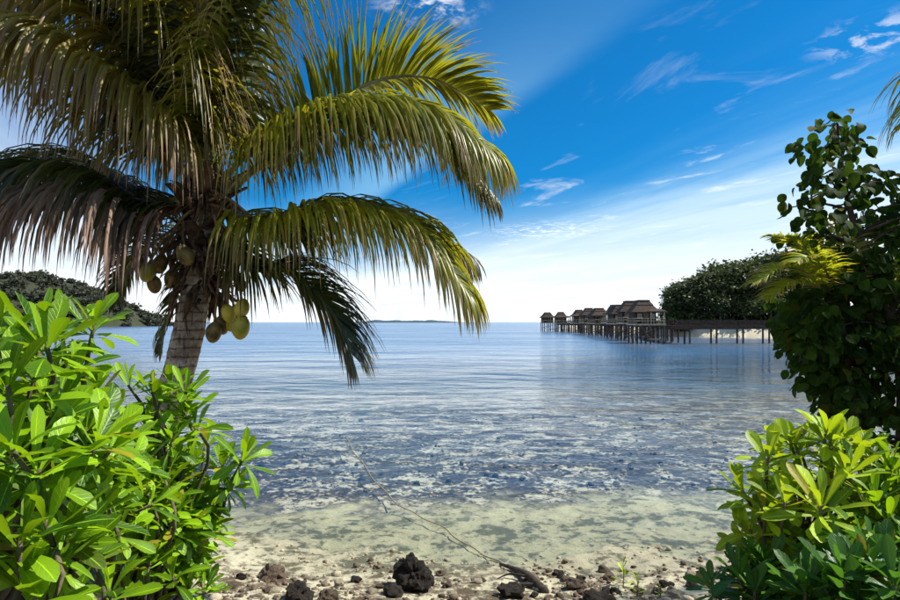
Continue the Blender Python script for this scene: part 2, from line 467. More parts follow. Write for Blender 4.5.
ROUND = [leaf_mesh('leaf', RND, c, f, tw, 'round_leaf') for c, f, tw in ((.15, .2, 0), (.35, .3, .2), (.05, .4, -.2), (.5, .15, .1))]
_arr = {}
def arrays(me):
    if me.name not in _arr:
        v = np.empty(len(me.vertices)*3, dtype=np.float32); me.vertices.foreach_get('co', v)
        f = np.array([p.vertices[:] for p in me.polygons], dtype=np.int32)
        u = np.zeros((len(me.vertices), 2), dtype=np.float32)
        for p in me.polygons:
            for li, vi in zip(p.loop_indices, p.vertices): u[vi] = me.uv_layers[0].data[li].uv
        _arr[me.name] = (v.reshape(-1, 3), f, u)
    return _arr[me.name]

class LeafBag:
    """first `cap` leaves become objects of their own, the rest one joined foliage part"""
    def __init__(s, root, cap): s.root = root; s.cap = cap; s.n = 0; s.rest = []; s.inv = Matrix.Translation(-root.location)
    def put(s, me, M, parent):
        if s.n < s.cap:
            o = bpy.data.objects.new('leaf', me); col.objects.link(o); o.parent = parent
            o.matrix_local = s.inv @ M
            s.n += 1
        else: s.rest.append((me, s.inv @ M))
    def close(s, mat, name='foliage'):
        if not s.rest: return
        V, F, U, b = [], [], [], 0
        for me, M in s.rest:
            v, f, u = arrays(me); A = np.array(M, dtype=np.float32)
            V.append(v @ A[:3, :3].T+A[:3, 3]); F.append(f+b); U.append(u); b += len(v)
        o = obj(name, np_mesh(name, np.concatenate(V), np.concatenate(F), np.concatenate(U), True), mat, s.root)
        o['kind'] = 'stuff'

def leaf_matrix(pos, d, up, size, wide=1.0):
    d = d.normalized(); n = up-d*up.dot(d)
    if n.length < 1e-4: n = Vector((1, 0, 0)).cross(d)
    n.normalize(); x = d.cross(n)
    M = Matrix(((x.x*wide, d.x, n.x, 0), (x.y*wide, d.y, n.y, 0), (x.z*wide, d.z, n.z, 0), (0, 0, 0, 1)))
    M = Matrix.Translation(pos) @ M.to_4x4() @ Matrix.Scale(size, 4)
    return M

def shrub(label, root, tips, leaf, seed, meshes, mat, group, nl=(11, 16), cap=290):
    rnd = random.Random(seed)
    root = Vector((root[0], root[1], height(root[0], root[1])-.02))
    t = thing('beach_shrub', label, 'shrub', root, 0, group)
    bag = LeafBag(t, cap)
    eye = Vector((0, 0, EYE))
    tips = sorted(tips, key=lambda q: (q[0]-eye).length)
    for (pos, ax, s) in tips:
        pos = Vector(pos); ax = ax.normalized()
        st = root+Vector((rnd.uniform(-.12, .12), rnd.uniform(-.12, .12), 0))
        d = pos-st
        mid1 = st+d*.35+Vector((rnd.uniform(-.05, .05), rnd.uniform(-.05, .05), -.02))
        mid2 = pos-ax*min(.22, d.length*.4)
        m = MB(); cp = catmull([st, mid1, mid2, pos], 9)
        m.tube([p-root for p in cp], [.014-.008*i/9 for i in range(10)], 5)
        br = m.build('branch', 'twig', t, True)
        n = rnd.randint(*nl); ph = rnd.uniform(0, 6.28)
        a = ax.orthogonal().normalized(); b = ax.cross(a)
        for k in range(n):
            f = k/(n-1)
            th = R(12+82*f**.9+rnd.uniform(-9, 9)); ph += 2.399+rnd.uniform(-.25, .25)
            rr = a*math.cos(ph)+b*math.sin(ph)
            dr = ax*math.cos(th)+rr*math.sin(th)
            dr.z -= .10*f
            up = ax*math.sin(th)-rr*math.cos(th)+Vector((rnd.uniform(-.2, .2), rnd.uniform(-.2, .2), .25))
            L = leaf*s*(.62+.5*math.sin(PI*(.15+.7*f)))*rnd.uniform(.85, 1.12)
            base = pos-ax*(.055*f*s)+rr*.006
            bag.put(rnd.choice(meshes), leaf_matrix(base, dr, up, L, rnd.uniform(.9, 1.15)), br)
    bag.close(mat)
    return t

def tip(x, y, d, s=1.0, lean=(0, 0, 1), rnd=random.Random(5)):
    ax = Vector(lean)+Vector((rnd.uniform(-.25, .25), rnd.uniform(-.35, .1), rnd.uniform(0, .2)))
    return (P(x, y, d), ax, s)

def dome(c, r, n, seed, s=1.0, lo=-.5):
    rnd = random.Random(seed); out = []
    while len(out) < n:
        d = Vector((rnd.gauss(0, 1), rnd.gauss(0, 1), rnd.gauss(0, 1))).normalized()
        if d.z < lo: continue
        k = rnd.uniform(.55, 1)
        p = Vector(c)+Vector((d.x*r[0], d.y*r[1], d.z*r[2]))*k
        out.append((p, d*.75+Vector((0, -.1, .75))+Vector((rnd.uniform(-.2, .2), rnd.uniform(-.2, .2), 0)), s*rnd.uniform(.85, 1.1)))
    return out

GL = 'leafy shrubs growing on the bank below the coconut palm'
GR = 'leafy shrubs growing on the bank below the dark round-leaved tree'
def shrubs():
    T = tip
    shrub('tall lush green shrub with the longest leaves, shading the end of the bank', (-1.75, 1.65), dome(P(-30, 470, 1.7), (.42, .35, .5), 44, 11, 1.0)
          + [T(8, 385, 1.55, 1.1), T(40, 470, 1.5, 1.0, (.3, 0, 1)), T(20, 540, 1.4, 1.0, (.5, 0, .8)), T(-5, 345, 1.7, 1.1), T(60, 560, 1.5, .95, (.4, -.2, .8)), T(12, 450, 1.45), T(45, 520, 1.45), T(30, 590, 1.4)], .155, 1, SHRUB, 'shrub_leaf', GL)
    shrub('bushy green shrub whose upper rosettes stand in front of the forested hill', (-1.75, 2.35), dome(P(45, 490, 2.35), (.40, .35, .48), 50, 12)
          + [T(94, 325, 2.2, 1, (.3, 0, 1)), T(62, 330, 2.2, 1.05, (0, 0, 1)), T(36, 340, 2.15, 1.05, (-.2, 0, 1)), T(72, 372, 2.1, .95, (.4, -.2, 1)), T(45, 400, 2.0), T(95, 445, 2.1, .95, (.3, -.2, 1)), T(75, 500, 1.95), T(55, 365, 2.15),
             T(20, 370, 2.1), T(75, 430, 2.0), T(105, 500, 2.1), T(90, 550, 2.0), T(60, 455, 1.95), T(110, 590, 2.0)], .145, 2, SHRUB, 'shrub_leaf', GL)
    shrub('bright green shrub with rosettes reaching up against the palm trunk', (-1.55, 2.9), dome(P(140, 520, 2.85), (.26, .3, .42), 44, 13)
          + [T(128, 385, 2.75, .9, (0, 0, 1)), T(186, 392, 2.8, .95, (.1, 0, 1)), T(160, 402, 2.8, .95, (0, 0, 1)), T(150, 430, 2.75, .95, (-.1, -.2, 1)), T(120, 440, 2.6), T(172, 440, 2.7, .95, (.2, -.2, 1)), T(145, 490, 2.6), T(170, 520, 2.7), T(120, 560, 2.5),
             T(195, 425, 2.85), T(172, 388, 2.85, .9), T(152, 392, 2.8, .85), T(185, 412, 2.8), T(140, 460, 2.65), T(165, 480, 2.65), T(125, 520, 2.55), T(150, 560, 2.6)], .145, 3, SHRUB, 'shrub_leaf', GL)
    shrub('bright green shrub leaning out over the sand beach', (-1.68, 3.0), dome(P(178, 540, 3.0), (.12, .25, .3), 24, 14, .9)
          + [T(244, 458, 3.0, 1.1, (.55, -.1, 1)), T(222, 466, 3.05, 1, (.2, -.2, 1)), T(202, 498, 3.0, .95, (.3, -.2, .8)), T(232, 488, 3.05, .8, (.7, 0, .2)), T(190, 545, 2.9, .9, (.4, -.2, .8)), T(172, 575, 2.7, 1), T(205, 445, 3.1, .95), T(185, 510, 2.9), T(188, 585, 2.8, .9), T(208, 530, 3.0, .85, (.5, -.1, .5)), T(196, 565, 2.9, .9, (.3, -.2, .8)), T(205, 590, 2.85, .8, (.4, -.1, .7)), T(210, 505, 3.0, .85, (.4, -.1, .7))], .145, 4, SHRUB, 'shrub_leaf', GL)
    shrub('sunlit yellow-green shrub beneath the dark round-leaved tree', (1.7, 2.95), dome(P(818, 530, 2.75), (.34, .3, .46), 40, 15)
          + [T(742, 490, 2.7, 1, (-.5, 0, 1)), T(768, 458, 2.7, 1, (-.2, 0, 1)), T(797, 448, 2.75, .95), T(826, 434, 2.65, 1.05, (0, 0, 1)), T(822, 505, 2.35, 1.3, (0, -.3, 1)), T(850, 470, 2.5, 1.1, (.2, -.2, 1)), T(785, 500, 2.5, 1, (-.2, -.2, 1)), T(848, 440, 2.75, 1), T(870, 455, 2.75), T(765, 510, 2.6), T(750, 530, 2.6, .9, (-.5, 0, .8))], .145, 5, LIME, 'shrub_leaf_lime', GR)
    shrub('low dark green shrub at the edge of the sand beach', (1.35, 2.6), dome(P(765, 610, 2.5), (.16, .2, .18), 20, 16, .85, 0)
          + [T(738, 575, 2.45, 1, (-.4, -.1, 1)), T(712, 588, 2.5, .8, (-.7, 0, .8)), T(768, 565, 2.45, .95), T(755, 590, 2.35)], .14, 6, DEEP, 'shrub_leaf_deep', GR)
    shrub('deep green broad-leaved shrub in front of the yellow-green shrub', (1.75, 2.15), dome(P(880, 610, 2.1), (.26, .25, .24), 30, 17, 1.0, -.2)
          + [T(845, 580, 2.0, 1.05), T(805, 590, 2.1, 1, (-.3, 0, 1)), T(885, 560, 2.1), T(895, 585, 1.9)], .15, 7, DEEP, 'shrub_leaf_deep', GR)
    shrub('bright green shrub at the foot of the round-leaved tree', (2.1, 2.7), dome(P(925, 535, 2.6), (.24, .28, .32), 34, 18)
          + [T(890, 465, 2.6), T(875, 500, 2.5), T(888, 520, 2.4)], .145, 8, SHRUB, 'shrub_leaf', GR)
shrubs()

# ------------------------------------------------------------------ palms
def frond(t, origin, ctrl, seed, Lmax=.8, n=72, roll=0.0, droop=1.0, mat='palm_leaf', rmat='rachis', r0=.045, width=.0165, lift=.35, name='frond', start=.14):
    rnd = random.Random(seed)
    N = 26
    cp = catmull(ctrl, N)
    m = MB()
    rad = [r0*(1-.92*(i/N)**.75)+(.05*r0/.045*max(0, 1-i/3.0)) for i in range(N+1)]
    m.tube([p-origin for p in cp], rad, 6)
    fr = m.build(name, rmat, t, True)
    V, F, U = [], [], []
    side0 = None
    for i in range(n):
        tt = start+(1-start)*i/(n-1)
        k = min(N-1, int(tt*N)); f = tt*N-k
        pos = cp[k].lerp(cp[k+1], f); tan = (cp[min(N, k+2)]-cp[max(0, k-1)]).normalized()
        up = Vector((0, 0, 1))-tan*tan.z
        sd_ = tan.cross(up)
        if sd_.length < .25 and side0 is not None: sd_ = side0-tan*side0.dot(tan)
        sd_.normalize()
        if side0 is not None and sd_.dot(side0) < 0: sd_ = -sd_
        side0 = sd_.copy()
        up = sd_.cross(tan)
        q = Matrix.Rotation(roll, 3, tan); S = q @ sd_; Uv = q @ up
        Lp = Lmax*(.42+.58*math.sin(PI*min(1, (.10+.86*tt)))**.8)*(1 if tt < .9 else 1-3.0*(tt-.9))
        clump = .10*math.sin(i*.9+seed)+.06*math.sin(i*2.3)
        for s in (-1, 1):
            if rnd.random() < .05: continue
            fw = .35+.95*tt**1.4+clump+rnd.uniform(-.10, .10)
            d = (S*s+tan*fw+Uv*(lift+rnd.uniform(-.15, .15))).normalized()
            L = Lp*rnd.uniform(.8, 1.1)*(1 if rnd.random() > .07 else .55)
            p = pos.copy(); b = len(V); ns = 6
            stiff = rnd.uniform(.75, 1.3)*droop
            for j in range(ns+1):
                u = j/ns
                w = width*(.55+1.0*min(1, u/.25)*.6)*(1-u**1.7)+.0006
                wv = tan-d*tan.dot(d)
                if wv.length < .05: wv = S-d*S.dot(d)
                wv.normalize(); nn = d.cross(wv)
                V += [tuple(p-wv*w-origin), tuple(p+nn*w*.55*s-origin), tuple(p+wv*w-origin)]
                U += [(0, u), (.5, u), (1, u)]
                if j < ns:
                    p = p+d*(L/ns)
                    d = (d+Vector((0, 0, -1))*(.46*stiff*(.5+u))+Vector((rnd.uniform(-.03, .03), rnd.uniform(-.03, .03), 0))).normalized()
            for j in range(ns):
                for c in (0, 1):
                    a = b+j*3+c; F.append((a, a+1, a+4, a+3))
    lo = obj('leaflets', np_mesh('leaflets', V, F, U, True), mat, fr)
    lo['kind'] = 'stuff'
    return fr

def nut(name, mat, t, pos, s, rnd):
    bm = bmesh.new(); bmesh.ops.create_icosphere(bm, subdivisions=3, radius=1)
    for v in bm.verts:
        a = math.atan2(v.co.y, v.co.x)
        k = 1+.05*math.cos(3*a)*(1-abs(v.co.z))
        v.co = Vector((v.co.x*k*.88, v.co.y*k*.88, v.co.z*1.15+(-.12*v.co.z*v.co.z if v.co.z < 0 else 0)))*s
        v.co += v.co.normalized()*s*.02*noise.noise(v.co*9)
    me = bpy.data.meshes.new(name); bm.to_mesh(me); bm.free()
    for p in me.polygons: p.use_smooth = True
    o = obj(name, me, mat, t); o.location = pos; o.rotation_euler = (rnd.uniform(-.4, .4), rnd.uniform(-.4, .4), rnd.uniform(0, 6))
    m = MB(); m.tube([(0, 0, s*.98), (0, 0, s*1.12), (0, 0, s*1.24)], [s*.50, s*.36, s*.12], 8, True, .12, rnd); m.build('calyx', 'rachis_brown', o, True)
    return o

def trunk_mesh(pts, r0, r1, origin, seed, n=22, segs=90, base=1.35):
    rnd = random.Random(seed)
    cp = catmull(pts, segs); L = 0; V = []; U = []
    for i, p in enumerate(cp):
        f = i/segs
        if i: L += (p-cp[i-1]).length
        r = r0+(r1-r0)*f+r0*(base-1)*math.exp(-f*7)
        ring = (L*11) % 1.0
        r *= 1+.035*(1-ring)**3*1.6
        for k in range(n):
            a = 2*PI*k/n
            q = 1+.05*noise.noise(Vector((math.cos(a)*1.5, math.sin(a)*1.5, L*3+seed)))+.025*noise.noise(Vector((math.cos(a)*5, math.sin(a)*5, L*12)))
            V.append((p.x-origin.x+math.cos(a)*r*q, p.y-origin.y+math.sin(a)*r*q, p.z-origin.z)); U.append((k/n, L))
    F = [(i*n+k, i*n+(k+1) % n, (i+1)*n+(k+1) % n, (i+1)*n+k) for i in range(segs) for k in range(n)]
    return np_mesh('trunk', V, F, U, True)

def main_palm():
    rnd = random.Random(3)
    D = 6.0
    bx, by = -2.98, 6.0
    base = Vector((bx, by, height(bx, by)-.05))
    t = thing('coconut_palm', 'leaning coconut palm hung with coconuts and spreading arched fronds, rising behind shrubs', 'palm tree', base)
    top = P(207, 205, 6.0)
    pts = [base, P(158, 450, 6.0), P(182, 360, 6.0), P(198, 280, 6.0), top]
    obj('trunk', trunk_mesh(pts, .165, .135, base, 1), 'bark', t)
    hub = P(210, 190, 6.0)
    def F(lst, **kw):
        c = [hub+Vector((rnd.uniform(-.06, .06), rnd.uniform(-.06, .06), rnd.uniform(-.12, .04)))]+[P(*q) for q in lst]
        return frond(t, base, c, **kw)
    # right side
    F([(262, 142, 5.9), (340, 105, 5.8), (420, 108, 5.75), (490, 150, 5.75)], seed=1, Lmax=1.4, roll=.35, droop=1.3, mat='palm_leaf', lift=.25, n=200)
    F([(300, 135, 6.3), (365, 85, 6.5), (430, 78, 6.6), (490, 110, 6.6)], seed=2, Lmax=0.9, roll=-.5, droop=.40, mat='palm_leaf', lift=.6, n=170)
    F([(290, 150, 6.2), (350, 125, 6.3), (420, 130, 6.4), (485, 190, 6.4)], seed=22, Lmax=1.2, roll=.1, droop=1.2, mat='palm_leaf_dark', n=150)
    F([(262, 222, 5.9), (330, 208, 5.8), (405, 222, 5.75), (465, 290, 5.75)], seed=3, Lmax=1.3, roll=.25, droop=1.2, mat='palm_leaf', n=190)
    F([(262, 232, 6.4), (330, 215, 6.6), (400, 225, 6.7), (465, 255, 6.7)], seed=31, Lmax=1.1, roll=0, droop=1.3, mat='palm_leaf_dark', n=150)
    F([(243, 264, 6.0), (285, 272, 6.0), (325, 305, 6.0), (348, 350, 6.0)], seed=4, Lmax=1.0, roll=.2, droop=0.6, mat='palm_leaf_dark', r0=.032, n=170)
    # top
    F([(232, 110, 5.9), (262, 20, 5.8), (305, -60, 5.7), (360, -110, 5.6)], seed=5, Lmax=1.5, roll=.3, droop=1.1, mat='palm_leaf', n=180)
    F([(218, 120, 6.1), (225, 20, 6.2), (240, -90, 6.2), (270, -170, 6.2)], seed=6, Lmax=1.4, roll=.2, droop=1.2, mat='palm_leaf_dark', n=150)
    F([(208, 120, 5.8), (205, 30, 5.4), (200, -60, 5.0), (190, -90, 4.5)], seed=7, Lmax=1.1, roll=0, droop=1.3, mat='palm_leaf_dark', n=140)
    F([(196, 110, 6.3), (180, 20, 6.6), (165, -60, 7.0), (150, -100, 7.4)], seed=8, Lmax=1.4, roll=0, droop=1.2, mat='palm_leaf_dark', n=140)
    F([(188, 120, 5.8), (160, 40, 5.6), (130, -40, 5.4), (100, -80, 5.2)], seed=81, Lmax=1.2, roll=0, droop=1.3, mat='palm_leaf_olive', n=140)
    F([(170, 120, 5.9), (120, 50, 5.8), (62, -5, 5.7), (0, -20, 5.7)], seed=9, Lmax=1.5, roll=-.3, droop=1.9, mat='palm_leaf_olive', n=190)
    F([(185, 110, 6.2), (150, 10, 6.4), (100, -70, 6.5), (40, -110, 6.6)], seed=10, Lmax=1.4, roll=-.2, droop=1.2, mat='palm_leaf_dark', n=150)
    F([(150, 140, 6.3), (90, 75, 6.5), (30, 25, 6.6), (-40, 20, 6.7)], seed=11, Lmax=1.5, roll=-.2, droop=1.9, mat='palm_leaf_olive', n=180)
    F([(165, 130, 5.7), (110, 80, 5.4), (50, 40, 5.2), (-20, 30, 5.1)], seed=91, Lmax=1.4, roll=-.2, droop=1.9, mat='palm_leaf_olive', n=170)
    F([(180, 110, 5.8), (140, 30, 5.5), (90, -30, 5.3), (30, -60, 5.2)], seed=92, Lmax=1.4, roll=-.2, droop=1.6, mat='palm_leaf', n=160)
    # left
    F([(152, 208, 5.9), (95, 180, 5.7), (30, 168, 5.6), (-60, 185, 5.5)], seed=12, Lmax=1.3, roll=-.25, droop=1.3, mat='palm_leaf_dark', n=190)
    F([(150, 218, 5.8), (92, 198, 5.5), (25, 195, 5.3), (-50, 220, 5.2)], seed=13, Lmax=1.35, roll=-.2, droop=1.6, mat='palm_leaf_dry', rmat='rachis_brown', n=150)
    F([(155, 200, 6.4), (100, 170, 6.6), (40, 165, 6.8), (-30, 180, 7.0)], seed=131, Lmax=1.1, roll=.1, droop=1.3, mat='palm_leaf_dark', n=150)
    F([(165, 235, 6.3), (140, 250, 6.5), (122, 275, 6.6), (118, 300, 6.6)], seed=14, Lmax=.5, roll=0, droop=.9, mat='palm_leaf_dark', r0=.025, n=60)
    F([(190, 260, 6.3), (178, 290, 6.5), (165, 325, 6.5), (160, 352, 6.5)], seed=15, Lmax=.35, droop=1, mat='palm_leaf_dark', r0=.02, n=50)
    # young spear
    F([(212, 120, 6.0), (222, 30, 6.0), (236, -60, 6.0)], seed=16, Lmax=.5, droop=.2, lift=1.6, mat='palm_leaf_yellow', r0=.03, n=60)
    # fibrous sheath around the crown
    m = MB()
    for k in range(150):
        a = rnd.uniform(0, 2*PI); h = rnd.uniform(-.95, .35)
        c = top+Vector((0, 0, h)); c.x += (-.04 if h < -.3 else 0)
        r = .17+.10*math.exp(-((h+.25)/.35)**2)
        o1 = Vector((math.cos(a), math.sin(a), 0))
        p0 = c+o1*r*.7; p1 = c+o1*(r+rnd.uniform(0, .09))+Vector((rnd.uniform(-.05, .05), 0, -rnd.uniform(.05, .18))); p2 = p1+o1*rnd.uniform(0, .12)+Vector((rnd.uniform(-.06, .06), rnd.uniform(-.04, .04), -rnd.uniform(.05, .3)))
        m.tube([p0-base, p1-base, p2-base], [rnd.uniform(.012, .035), rnd.uniform(.01, .03), .003], 4)
    fs = m.build('fibre_sheath', 'fibre', t, True); fs['kind'] = 'stuff'
    # broad dead leaf bases clasping the trunk
    for k in range(13):
        a = k*2.4; h = -.62+.072*k
        c = top+Vector((-.03, 0, h)); o1 = Vector((math.cos(a), math.sin(a), 0)); s1 = Vector((-o1.y, o1.x, 0))
        m = MB(); vs = []
        for j in range(5):
            u = j/4; w = .12*(1-u*.62); q = c+o1*(.16+.26*u**1.2)+Vector((0, 0, .30*u-.05*u*u))
            for e in (-1, -.4, .4, 1): vs.append(q+s1*w*e-o1*.07*abs(e)*(1-u)-base)
            for e in (1, .4, -.4, -1): vs.append(q+s1*w*e*.9-o1*(.07*abs(e)*(1-u)+.03)-base)
        fs_ = [(j*8+i, j*8+(i+1) % 8, (j+1)*8+(i+1) % 8, (j+1)*8+i) for j in range(4) for i in range(8)]+[tuple(range(32, 40))]
        m.add(vs, fs_); m.build('leaf_base', 'fibre' if k < 9 else 'rachis_brown', t, True)
    # flower stalks
    for (x, y, dd) in ((250, 215, 5.7), (262, 245, 5.8), (160, 255, 5.8), (150, 235, 6.2), (232, 290, 5.8), (240, 235, 6.3), (175, 300, 6.3)):
        e = P(x, y, dd); s = hub+Vector((rnd.uniform(-.1, .1), -.12, -.15)); mid = (s+e)/2+Vector((0, -.05, .10))
        m = MB(); m.tube([p-base for p in catmull([s, mid, e], 8)], [.022-.012*i/8 for i in range(9)], 5)
        for k in range(16):
            p = catmull([s, mid, e], 20)[rnd.randint(10, 20)]
            q = p+Vector((rnd.uniform(-.14, .14), rnd.uniform(-.14, .14), rnd.uniform(-.22, .03)))
            m.tube([p-base, (p+q)/2+Vector((0, 0, .02))-base, q-base], [.007, .006, .004], 4)
        m.build('flower_stalk', 'rachis_brown', t, True)
    # coconuts
    for (x, y, dd, s, mt) in ((228, 313, 5.75, .088, 'coconut'), (242, 308, 5.7, .092, 'coconut'), (241, 327, 5.68, .112, 'coconut'), (214, 332, 5.8, .10, 'coconut_brown'), (234, 322, 5.9, .095, 'coconut'), (222, 325, 5.95, .09, 'coconut_brown'),
                              (148, 272, 5.85, .095, 'coconut'), (160, 264, 5.9, .09, 'coconut_brown'), (154, 284, 5.95, .09, 'coconut_brown'), (172, 278, 5.9, .095, 'coconut_brown'), (140, 265, 5.9, .09, 'coconut_brown'),
                              (238, 256, 5.7, .085, 'coconut_brown'), (232, 272, 5.7, .08, 'coconut_brown'), (240, 284, 5.8, .075, 'coconut_brown'), (185, 255, 5.6, .10, 'coconut_brown')):
        p = P(x, y, dd)
        s *= .86
        o = nut('coconut', mt, t, p-base, s, rnd)
        m = MB(); e = hub+Vector((.1 if x > 200 else -.12, -.1, -.32))
        m.tube([q-base for q in catmull([e, (e+p)/2+Vector((.05 if x > 200 else -.05, -.03, .05)), p+Vector((0, 0, s*.9))], 6)], .012, 5)
        st = m.build('fruit_stalk', 'rachis_brown', t, True)
main_palm()

def young_palm():
    rnd = random.Random(8)
    bx, by = 3.75, 5.35
    base = Vector((bx, by, height(bx, by)-.03))
    t = thing('young_palm', 'young yellow-green palm with feathery fronds beside the dark round-leaved tree', 'palm tree', base)
    hub = P(838, 296, 5.0)
    m = MB(); m.tube([p-base for p in catmull([base, base.lerp(hub, .5)+Vector((.05, 0, 0)), hub], 14)], [.04-.02*i/14 for i in range(15)], 9)
    m.build('stem', 'tree_bark', t, True)
    ks = [([(812, 275, 4.85), (785, 268, 4.75), (756, 282, 4.7)], 'palm_leaf_yellow', .32), ([(818, 262, 4.9), (797, 243, 4.85), (775, 236, 4.8)], 'palm_leaf_yellow', .25),
          ([(812, 285, 4.8), (790, 284, 4.7), (768, 298, 4.65)], 'palm_leaf_yellow', .28), ([(825, 270, 4.75), (812, 258, 4.6), (796, 262, 4.5)], 'palm_leaf_yellow', .26),
          ([(845, 262, 5.1), (842, 235, 5.3), (830, 218, 5.5)], 'palm_leaf', .28), ([(862, 280, 5.1), (885, 270, 5.2), (910, 285, 5.3)], 'palm_leaf', .32)]
    for i, (c, mt, L) in enumerate(ks):
        frond(t, base, [hub]+[P(*q) for q in c], seed=40+i, Lmax=L*.95, n=56, droop=.38, mat=mt, r0=.014, width=.0085, lift=.4)
young_palm()

def side_palm():
    bx, by = 6.35, 6.6
    base = Vector((bx, by, height(bx, by)-.05))
    t = thing('coconut_palm', 'coconut palm behind the dark round-leaved tree, one frond reaching past it', 'palm tree', base)
    hub = P(1040, 40, 6.6)
    obj('trunk', trunk_mesh([base, base.lerp(hub, .4)+Vector((.15, 0, 0)), hub], .17, .13, base, 5, 14, 50), 'bark', t)
    for i, c in enumerate(([(1000, 40, 6.4), (940, 60, 6.2), (905, 125, 6.1)], [(1060, -60, 6.6), (1120, -130, 6.7), (1190, -140, 6.8)], [(1090, 20, 6.7), (1170, 30, 6.8), (1230, 90, 6.9)],
                           [(1020, -60, 6.9), (985, -140, 7.2), (945, -170, 7.5)], [(1050, -20, 7.2), (1080, -40, 8.0), (1100, 20, 8.7)], [(1075, 80, 6.5), (1120, 130, 6.4), (1140, 220, 6.4)],
                           [(1020, 90, 7.0), (985, 130, 7.3), (965, 200, 7.4)], [(1050, -20, 6.0), (1070, -60, 5.4), (1090, -30, 4.8)])):
        frond(t, base, [hub]+[P(*q) for q in c], seed=60+i, Lmax=.8, n=60, droop=1.1, mat='palm_leaf_dark' if i else 'palm_leaf', r0=.04)
side_palm()

# ------------------------------------------------------------------ dark round-leaved tree
def in_poly(x, y, poly):
    c = False; j = len(poly)-1
    for i in range(len(poly)):
        (xi, yi), (xj, yj) = poly[i], poly[j]
        if (yi > y) != (yj > y) and x < (xj-xi)*(y-yi)/(yj-yi)+xi: c = not c
        j = i
    return c

def round_tree():
    rnd = random.Random(21)
    bx, by = 3.95, 5.45
    base = Vector((bx, by, height(bx, by)-.05))
    t = thing('round_leaved_tree', 'dark green tree with drooping round leaves standing on the bank', 'tree', base)
    D = 5.2
    poly = [(822, 122), (843, 116), (858, 138), (856, 172), (880, 172), (900, 195), (970, 190), (1010, 260), (1010, 520), (856, 500), (842, 405), (815, 375), (788, 335), (792, 305), (806, 262), (800, 222), (806, 190), (812, 155)]
    forks = [P(895, 330, 5.3), P(872, 270, 5.2), P(925, 280, 5.4), P(850, 210, 5.2)]
    m = MB(); m.tube([p-base for p in catmull([base, P(905, 430, 5.4), forks[0], forks[1], forks[3], P(838, 135, 5.2)], 24)], [.085*(1-.9*i/24) for i in range(25)], 9)
    m.build('trunk', 'tree_bark', t, True)
    m = MB(); m.tube([p-base for p in catmull([P(905, 430, 5.4), P(930, 340, 5.5), P(955, 250, 5.5)], 12)], [.055*(1-.8*i/12) for i in range(13)], 7)
    m.build('limb', 'tree_bark', t, True)
    spine = catmull([P(900, 440, 5.4), forks[0], forks[1], forks[3], P(838, 135, 5.2)], 20)
    clumps = []
    fixed = [(832, 128, .5), (848, 128, .5), (845, 150, .6), (815, 152, .45), (822, 175, .6), (840, 180, .7), (806, 200, .5), (788, 208, .15), (798, 240, .3), (862, 178, .5), (884, 182, .5),
             (812, 345, .7), (832, 385, .6), (800, 322, .6), (848, 420, .6)]
    for x, y, s in fixed: clumps.append((P(x, y, rnd.uniform(5.0, 5.4)), s))
    for k in range(22):
        x, y = rnd.uniform(790, 870), rnd.uniform(300, 450)
        if in_poly(x, y, poly): clumps.append((P(x, y, rnd.uniform(4.75, 5.75)), 1.0))
    while len(clumps) < 125:
        x, y = rnd.uniform(785, 1010), rnd.uniform(120, 510)
        if in_poly(x, y, poly): clumps.append((P(x, y, rnd.uniform(4.75, 5.75)), 1.0))
    clumps.sort(key=lambda c: c[0].y)
    bag = LeafBag(t, 290)
    for c, s in clumps:
        near = min(spine, key=lambda p: (p-c).length+max(0, (p.z-c.z))*1.5)
        m = MB(); mid = near.lerp(c, .5)+Vector((rnd.uniform(-.05, .05), rnd.uniform(-.05, .05), .06))
        m.tube([p-base for p in catmull([near, mid, c], 7)], [.014-.009*i/7 for i in range(8)], 5)
        br = m.build('branch', 'tree_bark', t, True)
        for k in range(max(3, int(36*s))):
            off = Vector((rnd.gauss(0, 1), rnd.gauss(0, 1), rnd.gauss(0, 1)))
            off *= min(1, 1.7/off.length)*.13*(.5+.5*s)
            d = Vector((off.x*4+rnd.uniform(-.4, .4), off.y*4+rnd.uniform(-.6, .2), -rnd.uniform(.2, 1.1)))
            up = Vector((rnd.uniform(-.6, .6), rnd.uniform(-.9, .3), rnd.uniform(.3, 1)))
            bag.put(rnd.choice(ROUND), leaf_matrix(c+off, d, up, rnd.uniform(.065, .115), rnd.uniform(.8, 1.05)), br)
    bag.close('round_leaf')
round_tree()

# ------------------------------------------------------------------ shore stones and litter
def stone_mesh(name, seed, rough=.35, sub=3, flat=.75):
    bm = bmesh.new(); bmesh.ops.create_icosphere(bm, subdivisions=sub, radius=1)
    o = Vector((seed*7.3, seed*3.1, seed*1.7))
    for v in bm.verts:
        n = v.co.normalized()
        k = 1+rough*noise.fractal(n*1.6+o, 1.0, 2.0, 4)+rough*.5*abs(noise.noise(n*4+o))
        v.co = Vector((n.x*k, n.y*k*.9, n.z*k*flat))
    me = bpy.data.meshes.new(name); bm.to_mesh(me); bm.free()
    return me

